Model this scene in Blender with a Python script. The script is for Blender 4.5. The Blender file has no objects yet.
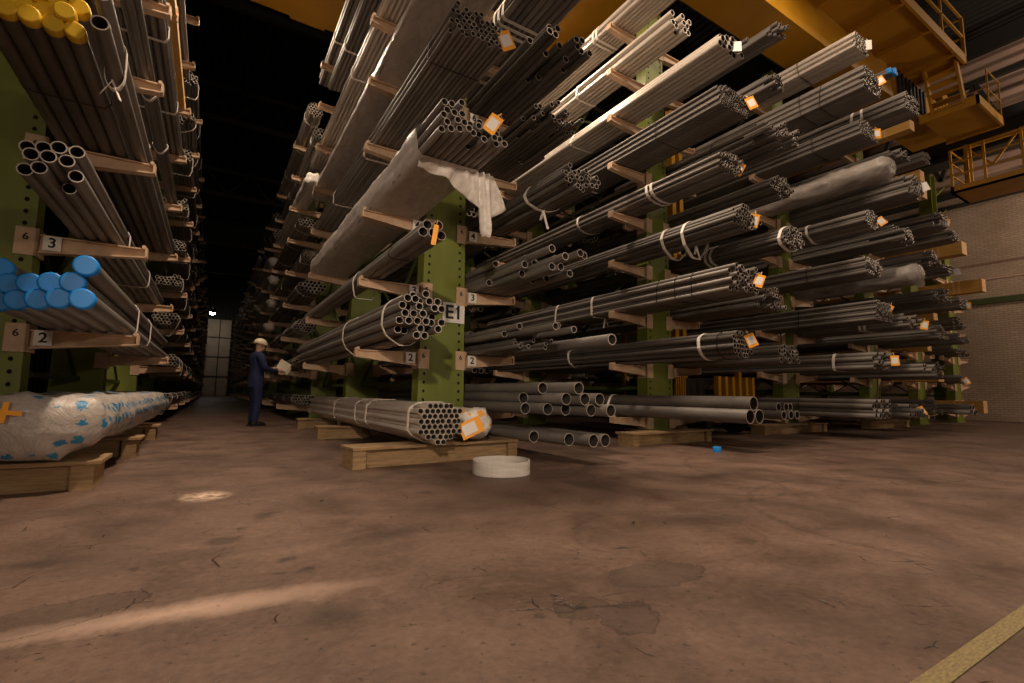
import bpy, bmesh, math, random
from mathutils import Vector, Matrix, noise
R = math.radians
rnd = random.Random(7)
COL = bpy.context.scene.collection
# ------------------------------------------------------------------ helpers
def link(o, parent=None, loc=None):
    COL.objects.link(o)
    if parent is not None: o.parent = parent
    if loc is not None: o.location = loc
    return o
def tag(o, label=None, cat=None, group=None, kind=None):
    if label: o['label'] = label
    if cat: o['category'] = cat
    if group: o['group'] = group
    if kind: o['kind'] = kind
    return o
def empty(name, loc=(0,0,0), rz=0):
    o = bpy.data.objects.new(name, None); o.empty_display_size = .2
    COL.objects.link(o); o.location = loc; o.rotation_euler = (0,0,rz)
    return o
class MB:
    def __init__(s): s.v=[]; s.f=[]; s.m=[]; s.sm=[]
    def add(s, vs, fs, mi=0, smooth=False):
        b=len(s.v); s.v += [tuple(v) for v in vs]
        for f in fs: s.f.append(tuple(b+i for i in f)); s.m.append(mi); s.sm.append(smooth)
        return s
    def hexa(s, p, mi=0):   # p: 8 points, bottom 4 ccw then top 4
        return s.add(p, [(3,2,1,0),(4,5,6,7),(0,1,5,4),(1,2,6,5),(2,3,7,6),(3,0,4,7)], mi)
    def box(s, x0,x1,y0,y1,z0,z1, mi=0):
        return s.hexa([(x0,y0,z0),(x1,y0,z0),(x1,y1,z0),(x0,y1,z0),(x0,y0,z1),(x1,y0,z1),(x1,y1,z1),(x0,y1,z1)], mi)
    def bar(s, a, b, w=.03, h=None, mi=0):   # rectangular bar between two points
        a=Vector(a); b=Vector(b); h = h or w
        d=(b-a).normalized(); up=Vector((0,0,1)) if abs(d.z)<.95 else Vector((0,1,0))
        x=d.cross(up).normalized()*(w/2); y=x.cross(d).normalized()*(h/2)
        return s.hexa([a-x-y,a+x-y,b+x-y,b-x-y,a-x+y,a+x+y,b+x+y,b-x+y], mi)
    def tube(s, pts, r, n=8, mi=0, caps=True):
        pts=[Vector(p) for p in pts]; rings=[]
        rr = r if isinstance(r,(list,tuple)) else [r]*len(pts)
        px=None
        for i,p in enumerate(pts):
            d=(pts[min(i+1,len(pts)-1)]-pts[max(i-1,0)]).normalized()
            if px is None:
                up=Vector((0,0,1)) if abs(d.z)<.9 else Vector((1,0,0)); px=d.cross(up).normalized()
            else: px=(px-d*px.dot(d)).normalized()
            y=d.cross(px)
            rings.append([p+(px*math.cos(2*math.pi*k/n)+y*math.sin(2*math.pi*k/n))*rr[i] for k in range(n)])
        vs=[v for g in rings for v in g]; fs=[]
        for i in range(len(pts)-1):
            for k in range(n):
                a=i*n+k; b=i*n+(k+1)%n; fs.append((a,b,b+n,a+n))
        s.add(vs,fs,mi,True)
        if caps: s.add(rings[0],[tuple(range(n))],mi); s.add(rings[-1],[tuple(reversed(range(n)))],mi)
        return s
    def mesh(s, name, mats):
        me=bpy.data.meshes.new(name); me.from_pydata(s.v,[],s.f)
        for m in (mats if isinstance(mats,(list,tuple)) else [mats]): me.materials.append(m)
        me.polygons.foreach_set('material_index', s.m); me.polygons.foreach_set('use_smooth', s.sm); me.update()
        return me
    def build(s, name, mats, parent=None, loc=None, bevel=0):
        o=bpy.data.objects.new(name, s.mesh(name, mats)); link(o,parent,loc)
        if bevel:
            b=o.modifiers.new('bevel','BEVEL'); b.width=bevel; b.segments=2; b.limit_method='ANGLE'
        return o
def inst(name, me, parent, loc=(0,0,0), scale=None, rot=None):
    o=bpy.data.objects.new(name, me); COL.objects.link(o); o.parent=parent; o.location=loc
    if scale is not None: o.scale=scale
    if rot is not None: o.rotation_euler=rot
    return o
# ------------------------------------------------------------------ materials
def mat(name, col, rough=.6, metal=0, spec=.4):
    m=bpy.data.materials.new(name); m.use_nodes=True; b=m.node_tree.nodes['Principled BSDF']
    b.inputs['Base Color'].default_value=(*col,1); b.inputs['Roughness'].default_value=rough
    b.inputs['Metallic'].default_value=metal; b.inputs['Specular IOR Level'].default_value=spec
    return m
def N(m, t, **k):
    n=m.node_tree.nodes.new(t)
    for a,v in k.items():
        if a in n.inputs: n.inputs[a].default_value=v
        else: setattr(n,a,v)
    return n
def L(m,a,b): m.node_tree.links.new(a,b)
def bs(m): return m.node_tree.nodes['Principled BSDF']
def ramp(m, src, stops, interp='LINEAR'):
    r=N(m,'ShaderNodeValToRGB'); r.color_ramp.interpolation=interp
    while len(r.color_ramp.elements)<len(stops): r.color_ramp.elements.new(.5)
    for e,(p,c) in zip(r.color_ramp.elements,stops):
        e.position=p; e.color=(*c,1) if len(c)==3 else c
    L(m,src,r.inputs[0]); return r.outputs[0]
def mottled(name, c1, c2, scale=6, rough=.6, metal=0, bump=.0, detail=5, sc=(1,1,1), randomize=.0, spec=.4, world=False):
    m=mat(name,c1,rough,metal,spec)
    tc=N(m,'ShaderNodeTexCoord')
    if world: src=N(m,'ShaderNodeNewGeometry').outputs['Position']
    else: src=tc.outputs['Object']
    mp=N(m,'ShaderNodeMapping'); mp.inputs['Scale'].default_value=sc; L(m,src,mp.inputs[0])
    nz=N(m,'ShaderNodeTexNoise',Scale=scale,Detail=detail,Roughness=.6); L(m,mp.outputs[0],nz.inputs['Vector'])
    col=ramp(m,nz.outputs[0],[(.3,c1),(.7,c2)])
    if randomize:
        oi=N(m,'ShaderNodeObjectInfo'); hv=N(m,'ShaderNodeHueSaturation')
        mr=N(m,'ShaderNodeMapRange'); mr.inputs[3].default_value=1-randomize; mr.inputs[4].default_value=1+randomize
        L(m,oi.outputs['Random'],mr.inputs[0]); L(m,mr.outputs[0],hv.inputs['Value']); L(m,col,hv.inputs['Color']); col=hv.outputs[0]
    L(m,col,bs(m).inputs['Base Color'])
    if bump:
        bp=N(m,'ShaderNodeBump',Strength=bump,Distance=.01); L(m,nz.outputs[0],bp.inputs['Height']); L(m,bp.outputs[0],bs(m).inputs['Normal'])
    return m
M={}
M['steel']=mottled('dull_mill_steel',(.178,.158,.140),(.265,.235,.21),5,.45,.3,.05,4,(1,.3,1),.25,world=True)
M['steel_bright']=mottled('bright_steel',(.48,.42,.36),(.62,.55,.48),4,.36,.4,.03,4,(1,.3,1),.15,world=True)
M['steel_lit']=mottled('lit_pale_steel',(.66,.59,.52),(.82,.74,.66),4,.3,.45,.03,4,(1,.3,1),.12,world=True)  # paler copy of the steel, lamp highlights put into its colour
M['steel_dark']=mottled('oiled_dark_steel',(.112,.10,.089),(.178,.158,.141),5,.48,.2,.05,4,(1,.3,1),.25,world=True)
M['rim']=mat('sawn_steel_end',(.50,.43,.36),.45,.3)
M['bore']=mat('dark_bore',(.05,.04,.033),.8)  # one dark colour for the pipe interiors
M['green']=mottled('olive_green_rack_paint',(.13,.155,.022),(.19,.21,.035),3,.5,0,.05,5,(1,1,.3),world=True)
M['hole']=mat('dark_slot',(.006,.006,.006),.9)
M['arm']=mottled('salmon_beige_arm_paint',(.50,.33,.20),(.66,.46,.30),9,.55,0,.1,5,world=True)
M['brace']=mottled('dark_green_brace',(.05,.07,.02),(.08,.1,.03),5,.6)
M['white_label']=mat('white_label_card',(.8,.76,.7),.6)
M['black']=mat('black_print',(.01,.01,.01),.6)
M['blue']=mottled('blue_plastic_cap',(.008,.21,.62),(.012,.27,.78),8,.45,randomize=.1)
M['yellow']=mottled('yellow_plastic_cap',(.62,.37,.01),(.8,.5,.02),8,.45,randomize=.15)
M['orange']=mat('orange_tag',(.95,.40,.03),.5)
M['strap']=mottled('off_white_webbing',(.78,.70,.62),(.9,.83,.75),30,.7)
M['wire']=mat('dark_steel_wire',(.035,.03,.028),.5,.6)
M['wood']=mottled('pallet_timber',(.19,.115,.055),(.38,.245,.12),4,.8,0,.3,6,(1,6,9),.12,world=True)
M['timber']=mottled('yellow_timber_beam',(.56,.30,.06),(.70,.40,.11),3,.7,0,.2,5,(8,1,8),.1)
M['timber_end']=mat('sawn_timber_end',(.72,.43,.2),.75)
M['crane']=mottled('yellow_crane_paint',(.38,.18,.006),(.46,.22,.009),1.2,.45,0,.03,4,world=True)
M['truss']=mat('dark_roof_steel',(.035,.032,.026),.7)
M['navy']=mottled('navy_workwear',(.008,.013,.045),(.014,.022,.07),20,.85,0,.3)
M['skin']=mat('skin',(.5,.28,.19),.55)
M['helmet']=mat('cream_helmet_plastic',(.72,.6,.4),.35)
M['boot']=mat('black_boot',(.012,.011,.01),.6)
M['paper']=mat('cream_paper',(.85,.74,.55),.7)
M['darkhull']=mat('dark_machine_steel',(.02,.018,.016),.6)
def film(name, blobs=None, tint=(.62,.56,.5), alpha=.93):
    m=mat(name,tint,.3,0,.6)
    geo=N(m,'ShaderNodeTexCoord').outputs['Object']
    mp=N(m,'ShaderNodeMapping'); mp.inputs['Scale'].default_value=(1,.45,1); L(m,geo,mp.inputs[0])
    nz=N(m,'ShaderNodeTexNoise',Scale=7,Detail=8,Roughness=.65,Distortion=1.2); L(m,mp.outputs[0],nz.inputs['Vector'])
    c=ramp(m,nz.outputs[0],[(.3,tuple(t*.72 for t in tint)),(.7,tuple(min(1,t*1.2) for t in tint))])
    if blobs:
        vo=N(m,'ShaderNodeTexVoronoi',Scale=blobs[1]); vo.inputs['Randomness'].default_value=.25
        L(m,geo,vo.inputs['Vector'])
        n2=N(m,'ShaderNodeTexNoise',Scale=45,Detail=3); L(m,geo,n2.inputs['Vector'])
        ad=N(m,'ShaderNodeMath',operation='MULTIPLY_ADD'); ad.inputs[1].default_value=.5; L(m,n2.outputs[0],ad.inputs[0]); L(m,vo.outputs['Distance'],ad.inputs[2])
        k=ramp(m,ad.outputs[0],[(blobs[2],(1,1,1)),(blobs[2]+.05,(0,0,0))])
        mx=N(m,'ShaderNodeMix',data_type='RGBA'); L(m,k,mx.inputs[0]); L(m,c,mx.inputs[6]); mx.inputs[7].default_value=(*blobs[0],1); c=mx.outputs[2]
    L(m,c,bs(m).inputs['Base Color'])
    bp=N(m,'ShaderNodeBump',Strength=.6,Distance=.03); L(m,nz.outputs[0],bp.inputs['Height']); L(m,bp.outputs[0],bs(m).inputs['Normal'])
    bs(m).inputs['Alpha'].default_value=alpha
    return m
M['white_band']=mottled('white_strapping_band',(.50,.45,.40),(.66,.60,.54),5,.5,0,.05,4,(1,1,6))
M['film']=film('grey_plastic_film',None,(.66,.58,.52),.86)
M['film_white']=film('white_plastic_film',None,(.8,.72,.64),.97)
M['film_print']=film('printed_white_film',((.02,.22,.42),8.5,.56),(.50,.44,.39),.93)
M['film_clear']=film('clear_crumpled_film',None,(.42,.37,.33),.72); bs(M['film_clear']).inputs['Roughness'].default_value=.18; M['film_clear'].node_tree.nodes['Bump'].inputs['Strength'].default_value=1.0
M['film_orange']=film('white_film_with_orange_and_blue_print',((.85,.36,.03),7,.55),(.78,.72,.66),1)
# floor
def floor_mat():
    m=mat('worn_brown_concrete',(.2,.13,.095),.55,0,.35)
    P=N(m,'ShaderNodeNewGeometry').outputs['Position']
    def noise_(s,d=6,r=.6,dist=0,sc=(1,1,1)):
        mp=N(m,'ShaderNodeMapping'); mp.inputs['Scale'].default_value=sc; L(m,P,mp.inputs[0])
        n=N(m,'ShaderNodeTexNoise',Scale=s,Detail=d,Roughness=r,Distortion=dist); L(m,mp.outputs[0],n.inputs['Vector']); return n.outputs[0]
    big=noise_(.45,5,.55,.6); mid=noise_(2.2,8,.62,.4); fine=noise_(28,6,.7); speck=noise_(70,3,.6)
    def mix(f,a,b,bt='MIX'):
        x=N(m,'ShaderNodeMix',data_type='RGBA',blend_type=bt)
        for s,v in ((0,f),(6,a),(7,b)):
            if isinstance(v,(int,float)): x.inputs[s].default_value=v
            elif isinstance(v,tuple): x.inputs[s].default_value=(*v,1)
            else: L(m,v,x.inputs[s])
        return x.outputs[2]
    c=ramp(m,big,[(.32,(.062,.034,.023)),(.55,(.125,.072,.050)),(.75,(.18,.108,.076))])
    c=mix(.55,c,ramp(m,mid,[(.3,(.042,.024,.016)),(.48,(.118,.070,.049)),(.72,(.205,.125,.089))]))
    c=mix(.25,c,ramp(m,fine,[(.35,(.06,.038,.028)),(.65,(.25,.165,.12))]))
    c=mix(ramp(m,noise_(.9,6,.65,1.0),[(.36,(.5,.5,.5)),(.56,(0,0,0))]),c,(.04,.023,.016))
    # oil spots
    vo=N(m,'ShaderNodeTexVoronoi',Scale=1.7); 
    wz=N(m,'ShaderNodeMix',data_type='VECTOR'); 
    nn=N(m,'ShaderNodeTexNoise',Scale=3,Detail=3); L(m,P,nn.inputs['Vector'])
    va=N(m,'ShaderNodeVectorMath',operation='MULTIPLY_ADD'); va.inputs[1].default_value=(.25,.25,0); L(m,nn.outputs['Color'],va.inputs[0]); L(m,P,va.inputs[2]); L(m,va.outputs[0],vo.inputs['Vector'])
    spots=ramp(m,vo.outputs['Distance'],[(.06,(1,1,1)),(.14,(0,0,0))])
    c=mix(spots,c,mix(.5,c,(.03,.02,.016)))
    # hairline cracks, only in broken zones
    vc=N(m,'ShaderNodeTexVoronoi',Scale=4.1,feature='DISTANCE_TO_EDGE'); L(m,va.outputs[0],vc.inputs['Vector'])
    cr=ramp(m,vc.outputs['Distance'],[(.0,(1,1,1)),(.017,(0,0,0))])
    zone=ramp(m,noise_(3.1,5,.7,.5),[(.57,(0,0,0)),(.62,(1,1,1))])
    cm=N(m,'ShaderNodeMath',operation='MULTIPLY'); L(m,cr,cm.inputs[0]); L(m,zone,cm.inputs[1])
    c=mix(cm.outputs[0],c,(.02,.013,.01))
    # broken surface patches with their own outline (world positions)
    wob=N(m,'ShaderNodeTexNoise',Scale=7,Detail=6,Roughness=.7); L(m,P,wob.inputs['Vector'])
    w2=N(m,'ShaderNodeVectorMath',operation='MULTIPLY_ADD'); w2.inputs[1].default_value=(.16,.16,0); w2.inputs[2].default_value=(0,0,0)
    L(m,wob.outputs['Color'],w2.inputs[0]); L(m,P,w2.inputs[2])
    height=None
    def blob(x,y,rx,ry,rot=0,edge=.06):
        mp=N(m,'ShaderNodeMapping',vector_type='TEXTURE'); mp.inputs['Location'].default_value=(x+.08,y+.08,0); mp.inputs['Rotation'].default_value=(0,0,rot); mp.inputs['Scale'].default_value=(rx,ry,100)
        L(m,w2.outputs[0],mp.inputs[0])
        ln=N(m,'ShaderNodeVectorMath',operation='LENGTH'); L(m,mp.outputs[0],ln.inputs[0])
        return ramp(m,ln.outputs['Value'],[(1-edge,(1,1,1)),(1.0,(0,0,0))])
    dark=[(1.66,1.5,.24,.13,-.1),(1.27,1.27,.13,.10,.5),(1.18,1.40,.10,.08,0),(-.42,2.22,.3,.13,.3)]
    acc=None
    for d in dark:
        k=blob(*d)
        if acc is None: acc=k
        else:
            a=N(m,'ShaderNodeMath',operation='MAXIMUM'); L(m,acc,a.inputs[0]); L(m,k,a.inputs[1]); acc=a.outputs[0]
    c=mix(acc,c,mix(.45,c,(.045,.028,.02)))
    for d in ((.11,2.9,.10,.09,0,.5),(-.22,2.62,.05,.035,0,.5),(.34,2.45,.05,.03,0,.5),(.30,2.30,.035,.025,0,.5),(.40,2.27,.05,.03,0,.5),(1.0,1.42,.035,.03,0,.5),(.40,1.78,.16,.14,.3,.95),(.2,3.1,.03,.04,0,.5),(.36,3.4,.09,.03,0,.6),(.9,2.6,.4,.12,.2,.95),(2.6,2.0,.5,.14,-.5,.95),(4.2,3.0,.9,.15,.1,.95),(-.6,2.9,.25,.1,0,.9)):
        c=mix(blob(*d),c,mix(.62,c,(.025,.015,.011)))
    # dark broken rims of the spalls
    vr=N(m,'ShaderNodeTexVoronoi',Scale=5.5,feature='DISTANCE_TO_EDGE'); L(m,va.outputs[0],vr.inputs['Vector'])
    rr_=ramp(m,vr.outputs['Distance'],[(.0,(1,1,1)),(.03,(0,0,0))])
    z2=blob(1.2,1.38,.42,.32,0,.9); z3=blob(.95,1.9,.5,.25,0,.9); zs=N(m,'ShaderNodeMath',operation='MAXIMUM'); L(m,z2,zs.inputs[0]); L(m,z3,zs.inputs[1])
    z4=N(m,'ShaderNodeMath',operation='MULTIPLY'); L(m,zs.outputs[0],z4.inputs[0]); L(m,ramp(m,noise_(4,5,.7),[(.50,(0,0,0)),(.58,(1,1,1))]),z4.inputs[1])
    z5=N(m,'ShaderNodeMath',operation='MULTIPLY'); L(m,z4.outputs[0],z5.inputs[0]); L(m,rr_,z5.inputs[1])
    c=mix(z5.outputs[0],c,(.02,.012,.009))
    sp_=ramp(m,noise_(38,2,.5),[(.30,(1,1,1)),(.34,(0,0,0))]); c=mix(sp_,c,mix(.6,c,(.02,.012,.009)))
    def arc(x,y,rx,ry,w_):
        mp=N(m,'ShaderNodeMapping',vector_type='TEXTURE'); mp.inputs['Location'].default_value=(x+.08,y+.08,0); mp.inputs['Scale'].default_value=(rx,ry,100)
        L(m,w2.outputs[0],mp.inputs[0]); ln=N(m,'ShaderNodeVectorMath',operation='LENGTH'); L(m,mp.outputs[0],ln.inputs[0])
        return ramp(m,ln.outputs['Value'],[(.5-w_,(0,0,0)),(.5,(1,1,1)),(.5+w_,(0,0,0))])
    for d in ((3.6,2.9,1.7,1.5,.02),(4.3,3.2,2.6,2.2,.012),(6.5,3.0,4.5,2.6,.012),(2.2,1.9,1.1,.9,.012),(4.5,1.3,3.2,2.4,.014)):
        c=mix(arc(*d),c,mix(.35,c,(.025,.015,.011)))
    # long band of light on the floor, painted into its colour
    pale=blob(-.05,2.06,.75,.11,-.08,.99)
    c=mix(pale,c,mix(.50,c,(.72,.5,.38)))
    glint_patch=blob(.02,4.14,.18,.22,0,.9); cz=N(m,'ShaderNodeMath',operation='MULTIPLY'); L(m,glint_patch,cz.inputs[0]); L(m,ramp(m,noise_(14,6,.7),[(.38,(0,0,0)),(.6,(1,1,1))]),cz.inputs[1])
    c=mix(cz.outputs[0],c,(.85,.62,.46))  # bright floor glint painted in, broken up by noise
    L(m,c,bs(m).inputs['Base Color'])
    rr=ramp(m,mid,[(.3,(.42,.42,.42)),(.7,(.7,.7,.7))]); L(m,rr,bs(m).inputs['Roughness'])
    hs=N(m,'ShaderNodeMath',operation='MULTIPLY_ADD'); hs.inputs[1].default_value=-1.6; L(m,acc,hs.inputs[0]); L(m,mid,hs.inputs[2])
    h2=N(m,'ShaderNodeMath',operation='MULTIPLY_ADD'); h2.inputs[1].default_value=.25; L(m,fine,h2.inputs[0]); L(m,hs.outputs[0],h2.inputs[2])
    h3=N(m,'ShaderNodeMath',operation='MULTIPLY_ADD'); h3.inputs[1].default_value=-1.0; L(m,cm.outputs[0],h3.inputs[0]); L(m,h2.outputs[0],h3.inputs[2])
    bp=N(m,'ShaderNodeBump',Strength=.55,Distance=.02); L(m,h3.outputs[0],bp.inputs['Height']); L(m,bp.outputs[0],bs(m).inputs['Normal'])
    return m
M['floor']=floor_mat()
def brick_mat():
    m=mat('painted_brick',(.4,.28,.2),.85)
    P=N(m,'ShaderNodeNewGeometry').outputs['Position']
    sp=N(m,'ShaderNodeSeparateXYZ'); L(m,P,sp.inputs[0]); cb=N(m,'ShaderNodeCombineXYZ'); L(m,sp.outputs['Y'],cb.inputs[0]); L(m,sp.outputs['Z'],cb.inputs[1])
    b=N(m,'ShaderNodeTexBrick',Scale=1.0); b.inputs['Brick Width'].default_value=.24; b.inputs['Row Height'].default_value=.085; b.inputs['Mortar Size'].default_value=.009
    b.inputs['Color1'].default_value=(.56,.42,.31,1); b.inputs['Color2'].default_value=(.49,.36,.265,1); b.inputs['Mortar'].default_value=(.34,.245,.18,1)
    L(m,cb.outputs[0],b.inputs['Vector'])
    nz=N(m,'ShaderNodeTexNoise',Scale=.8,Detail=6); L(m,P,nz.inputs['Vector'])
    x=N(m,'ShaderNodeMix',data_type='RGBA',blend_type='MULTIPLY'); x.inputs[0].default_value=1; L(m,b.outputs['Color'],x.inputs[6]); L(m,ramp(m,nz.outputs[0],[(.3,(.8,.78,.76)),(.7,(1,1,1))]),x.inputs[7])
    L(m,x.outputs[2],bs(m).inputs['Base Color'])
    bp=N(m,'ShaderNodeBump',Strength=.5,Distance=.01,invert=True); L(m,b.outputs['Fac'],bp.inputs['Height']); L(m,bp.outputs[0],bs(m).inputs['Normal'])
    return m
M['brick']=brick_mat()
def corrugated(name, col, axis, pitch):
    m=mat(name,col,.7)
    P=N(m,'ShaderNodeNewGeometry').outputs['Position']
    sp=N(m,'ShaderNodeSeparateXYZ'); L(m,P,sp.inputs[0])
    mu=N(m,'ShaderNodeMath',operation='MULTIPLY'); mu.inputs[1].default_value=2*math.pi/pitch; L(m,sp.outputs[axis],mu.inputs[0])
    si=N(m,'ShaderNodeMath',operation='SINE'); L(m,mu.outputs[0],si.inputs[0])
    bp=N(m,'ShaderNodeBump',Strength=1,Distance=.05); L(m,si.outputs[0],bp.inputs['Height']); L(m,bp.outputs[0],bs(m).inputs['Normal'])
    return m
M['roof']=corrugated('dark_corrugated_roof',(.018,.016,.014),'X',.3)
M['clad']=corrugated('pale_pink_cladding',(.55,.36,.27),'Z',.4)
M['darkwall']=corrugated('dark_wall_sheeting',(.03,.027,.024),'X',.4)
M['doorpanel']=mottled('pale_sectional_door',(.34,.27,.21),(.42,.33,.26),2,.6,world=True)
M['paint_line']=mottled('worn_yellow_floor_paint',(.12,.08,.05),(.27,.215,.075),14,.65,0,.4,8,(3,9,1),world=True)
M['lampface']=mat('lamp_glow',(1,1,1)); 
M['lampface'].node_tree.nodes['Principled BSDF'].inputs['Emission Color'].default_value=(1,.9,.75,1)
M['lampface'].node_tree.nodes['Principled BSDF'].inputs['Emission Strength'].default_value=60
# ------------------------------------------------------------------ setting
def struct(o): o['kind']='structure'; return o
WX=25.0
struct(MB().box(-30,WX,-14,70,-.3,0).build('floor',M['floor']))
struct(MB().box(-30,WX+.3,-14,70.3,15,15.2).build('ceiling',M['roof']))
w=MB(); w.box(WX,WX+.3,-14,70,0,9.0,0); w.box(WX,WX+.3,-14,70,9.0,15,1)
struct(w.build('wall_right',[M['brick'],M['clad']]))
struct(MB().box(-30.3,WX+.3,70,70.3,0,15).build('wall_back',M['darkwall']))
struct(MB().box(-30.3,-30,-14,70,0,15).build('wall_left',M['darkwall']))
struct(MB().box(-30.3,WX+.3,-14.3,-14,0,15).build('wall_front',M['darkwall']))
# wall rails and ledges on brick wall (run along Y)
for i,(z,h,d,ma) in enumerate(((4.42,.22,.1,'brace'),(5.35,.06,.03,'clad'),(5.95,.07,.03,'clad'),(8.42,.14,.12,'truss'),(8.85,.25,.2,'truss'),(11.2,.6,.2,'truss'),(14.3,1.2,.25,'truss'))):
    struct(MB().box(WX-d,WX-.002,-14,70,z,z+h).build('trim_%d'%(i+1),M[ma]))
# sectional door at the end of the aisle
d=MB(); d.box(-.9,1.7,69.8,69.95,.05,9.5)
dr=struct(d.build('door_1',M['doorpanel']))
f=MB()
for z in (2.4,4.8,7.2,9.5): f.box(-.9,1.7,69.74,69.8,z-.05,z+.05)
for x in (-.95,.45,1.7): f.box(x-.05,x+.05,69.74,69.8,0,9.5)
f.build('door_frame',M['truss'],dr)
# roof girders (perpendicular to the aisles) and purlins
for i,y in enumerate((9,17,25,35,47,59)):
    t=MB(); t.box(-30,WX,y-.12,y+.12,13.0,13.25); t.box(-30,WX,y-.1,y+.1,14.6,14.8)
    for k in range(-12,10):
        x=k*2.5; t.bar((x,y,13.2),(x+1.25,y,14.7),.1); t.bar((x+1.25,y,14.7),(x+2.5,y,13.2),.1)
    o=struct(t.build('roof_truss',M['truss']))
# concrete edge + painted line at the bottom right
o=MB(); o.box(1.0,7,.565,.62,0,.004); o=struct(o.build('floor_marking_line',M['paint_line'])); o.rotation_euler=(0,0,R(-.5))
# building columns by the brick wall
for y in (6.9,14.6,22.6):
    c=MB(); c.box(22.85,23.3,y-.02,y+.02,0,9.4); c.box(22.82,22.86,y-.2,y+.2,0,9.4); c.box(23.29,23.33,y-.2,y+.2,0,9.4)
    for k in range(10): c.bar((23.33,y,k*.94),(24.95,y,(k+1)*.94),.06); 
    o=c.build('building_column',M['green']); struct(o)
# distant high-bay lamp
def lamp(loc, power, size=.6, label=None, col=(1,.78,.58)):
    l=bpy.data.lights.new('high_bay_light','AREA'); l.shape='DISK'; l.size=size; l.energy=power; l.color=col
    o=bpy.data.objects.new('high_bay_light',l); COL.objects.link(o); o.location=loc
    return o
# ------------------------------------------------------------------ cantilever racks
TIER=lambda n: .38+.9*(n-1)           # top of the arms
HT=8.7
def halfw(z): return .342-.0155*z
def text_mesh(txt, size):
    cu=bpy.data.curves.new('t','FONT'); cu.body=txt; cu.size=size; cu.extrude=.001; cu.offset=size*.02; cu.align_x='CENTER'; cu.align_y='CENTER'
    o=bpy.data.objects.new('t',cu); COL.objects.link(o)
    dg=bpy.context.evaluated_depsgraph_get(); me=bpy.data.meshes.new_from_object(o.evaluated_get(dg))
    bpy.data.objects.remove(o); bpy.data.curves.remove(cu)
    me.materials.clear(); me.materials.append(M['black']); me.name='print_'+txt
    return me
TXT={t:text_mesh(t,s) for t,s in (('2',.13),('3',.13),('4',.13),('5',.13),('6',.13),('7',.13),('8',.13),('9',.13),('6 ',.09),('3 ',.1),('E1',.27))}
def column_mesh(front, pitch=.115, HT=8.7):
    b=MB(); dpt=.24
    a,t=halfw(0),halfw(HT)
    b.hexa([(-a,0,0),(a,0,0),(a,dpt,0),(-a,dpt,0),(-t,0,HT),(t,0,HT),(t,dpt,HT),(-t,dpt,HT)],0)
    b.box(-a-.05,a+.05,-.04,dpt+.04,0,.03,0)
    if front:
        for s in (-1,1):   # raised edge flanges and slot rows
            z=.2
            b.hexa([(s*a-.045,-.006,0),(s*a+.004,-.006,0),(s*a+.004,0,0),(s*a-.045,0,0),(s*t-.045,-.006,HT),(s*t+.004,-.006,HT),(s*t+.004,0,HT),(s*t-.045,0,HT)] if s>0 else
                   [(s*a-.004,-.006,0),(s*a+.045,-.006,0),(s*a+.045,0,0),(s*a-.004,0,0),(s*t-.004,-.006,HT),(s*t+.045,-.006,HT),(s*t+.045,0,HT),(s*t-.004,0,HT)],0)
            while z<HT-.1:
                x=s*(halfw(z)-.075); b.add([(x+math.cos(q*math.pi/4+.39)*.019,-.002,z+math.sin(q*math.pi/4+.39)*.022) for q in range(8)],[tuple(range(8))],1)
                z+=pitch
    return b.mesh('column',[M['green'],M['hole']])
COLM={True:column_mesh(True),False:column_mesh(False)}
COLS={True:column_mesh(True,HT=6.2),False:column_mesh(False,HT=6.2)}
def arm_mesh(s, n):
    b=MB(); z=0; hw=halfw(TIER(n)-.1); x0=hw+.005; x1=1.15
    # tapered twin-flange beam, top surface at z=0
    P=lambda x,y,z:(s*x,y,z)
    def hx(pts):
        if s<0: pts=[pts[1],pts[0],pts[3],pts[2],pts[5],pts[4],pts[7],pts[6]]
        b.hexa(pts)
    hx([P(x0,.03,-.17),P(x1,.03,-.085),P(x1,.05,-.085),P(x0,.05,-.17),P(x0,.03,0),P(x1,.03,0),P(x1,.05,0),P(x0,.05,0)])
    hx([P(x0,-.01,-.014),P(x1,-.01,-.014),P(x1,.09,-.014),P(x0,.09,-.014),P(x0,-.01,0),P(x1,-.01,0),P(x1,.09,0),P(x0,.09,0)])
    hx([P(x0,-.01,-.18),P(x1,-.01,-.095),P(x1,.09,-.095),P(x0,.09,-.18),P(x0,-.01,-.166),P(x1,-.01,-.081),P(x1,.09,-.081),P(x0,.09,-.166)])
    hx([P(x1-.01,-.012,-.09),P(x1+.008,-.012,-.09),P(x1+.008,.092,-.09),P(x1-.01,.092,-.09),P(x1-.01,-.012,.008),P(x1+.008,-.012,.008),P(x1+.008,.092,.008),P(x1-.01,.092,.008)])
    b.tube([P(x1-.02,-.02,.012),P(x1-.02,.10,.012)],.019,8)
    # clasping bracket
    q=hw-.13
    hx([P(q,-.022,-.21),P(x0+.03,-.022,-.21),P(x0+.03,-.008,-.21),P(q,-.008,-.21),P(q,-.022,.05),P(x0+.03,-.022,.05),P(x0+.03,-.008,.05),P(q,-.008,.05)])
    hx([P(x0+.005,-.022,-.21),P(x0+.03,-.022,-.21),P(x0+.03,.2,-.21),P(x0+.005,.2,-.21),P(x0+.005,-.022,.05),P(x0+.03,-.022,.05),P(x0+.03,.2,.05),P(x0+.005,.2,.05)])
    return b.mesh('arm',M['arm'])
ARMM={(s,n):arm_mesh(s,n) for s in (-1,1) for n in range(1,10)}
plate=MB().box(-.065,.065,-.003,0,-.07,.07).mesh('number_plate',M['white_label'])
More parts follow.
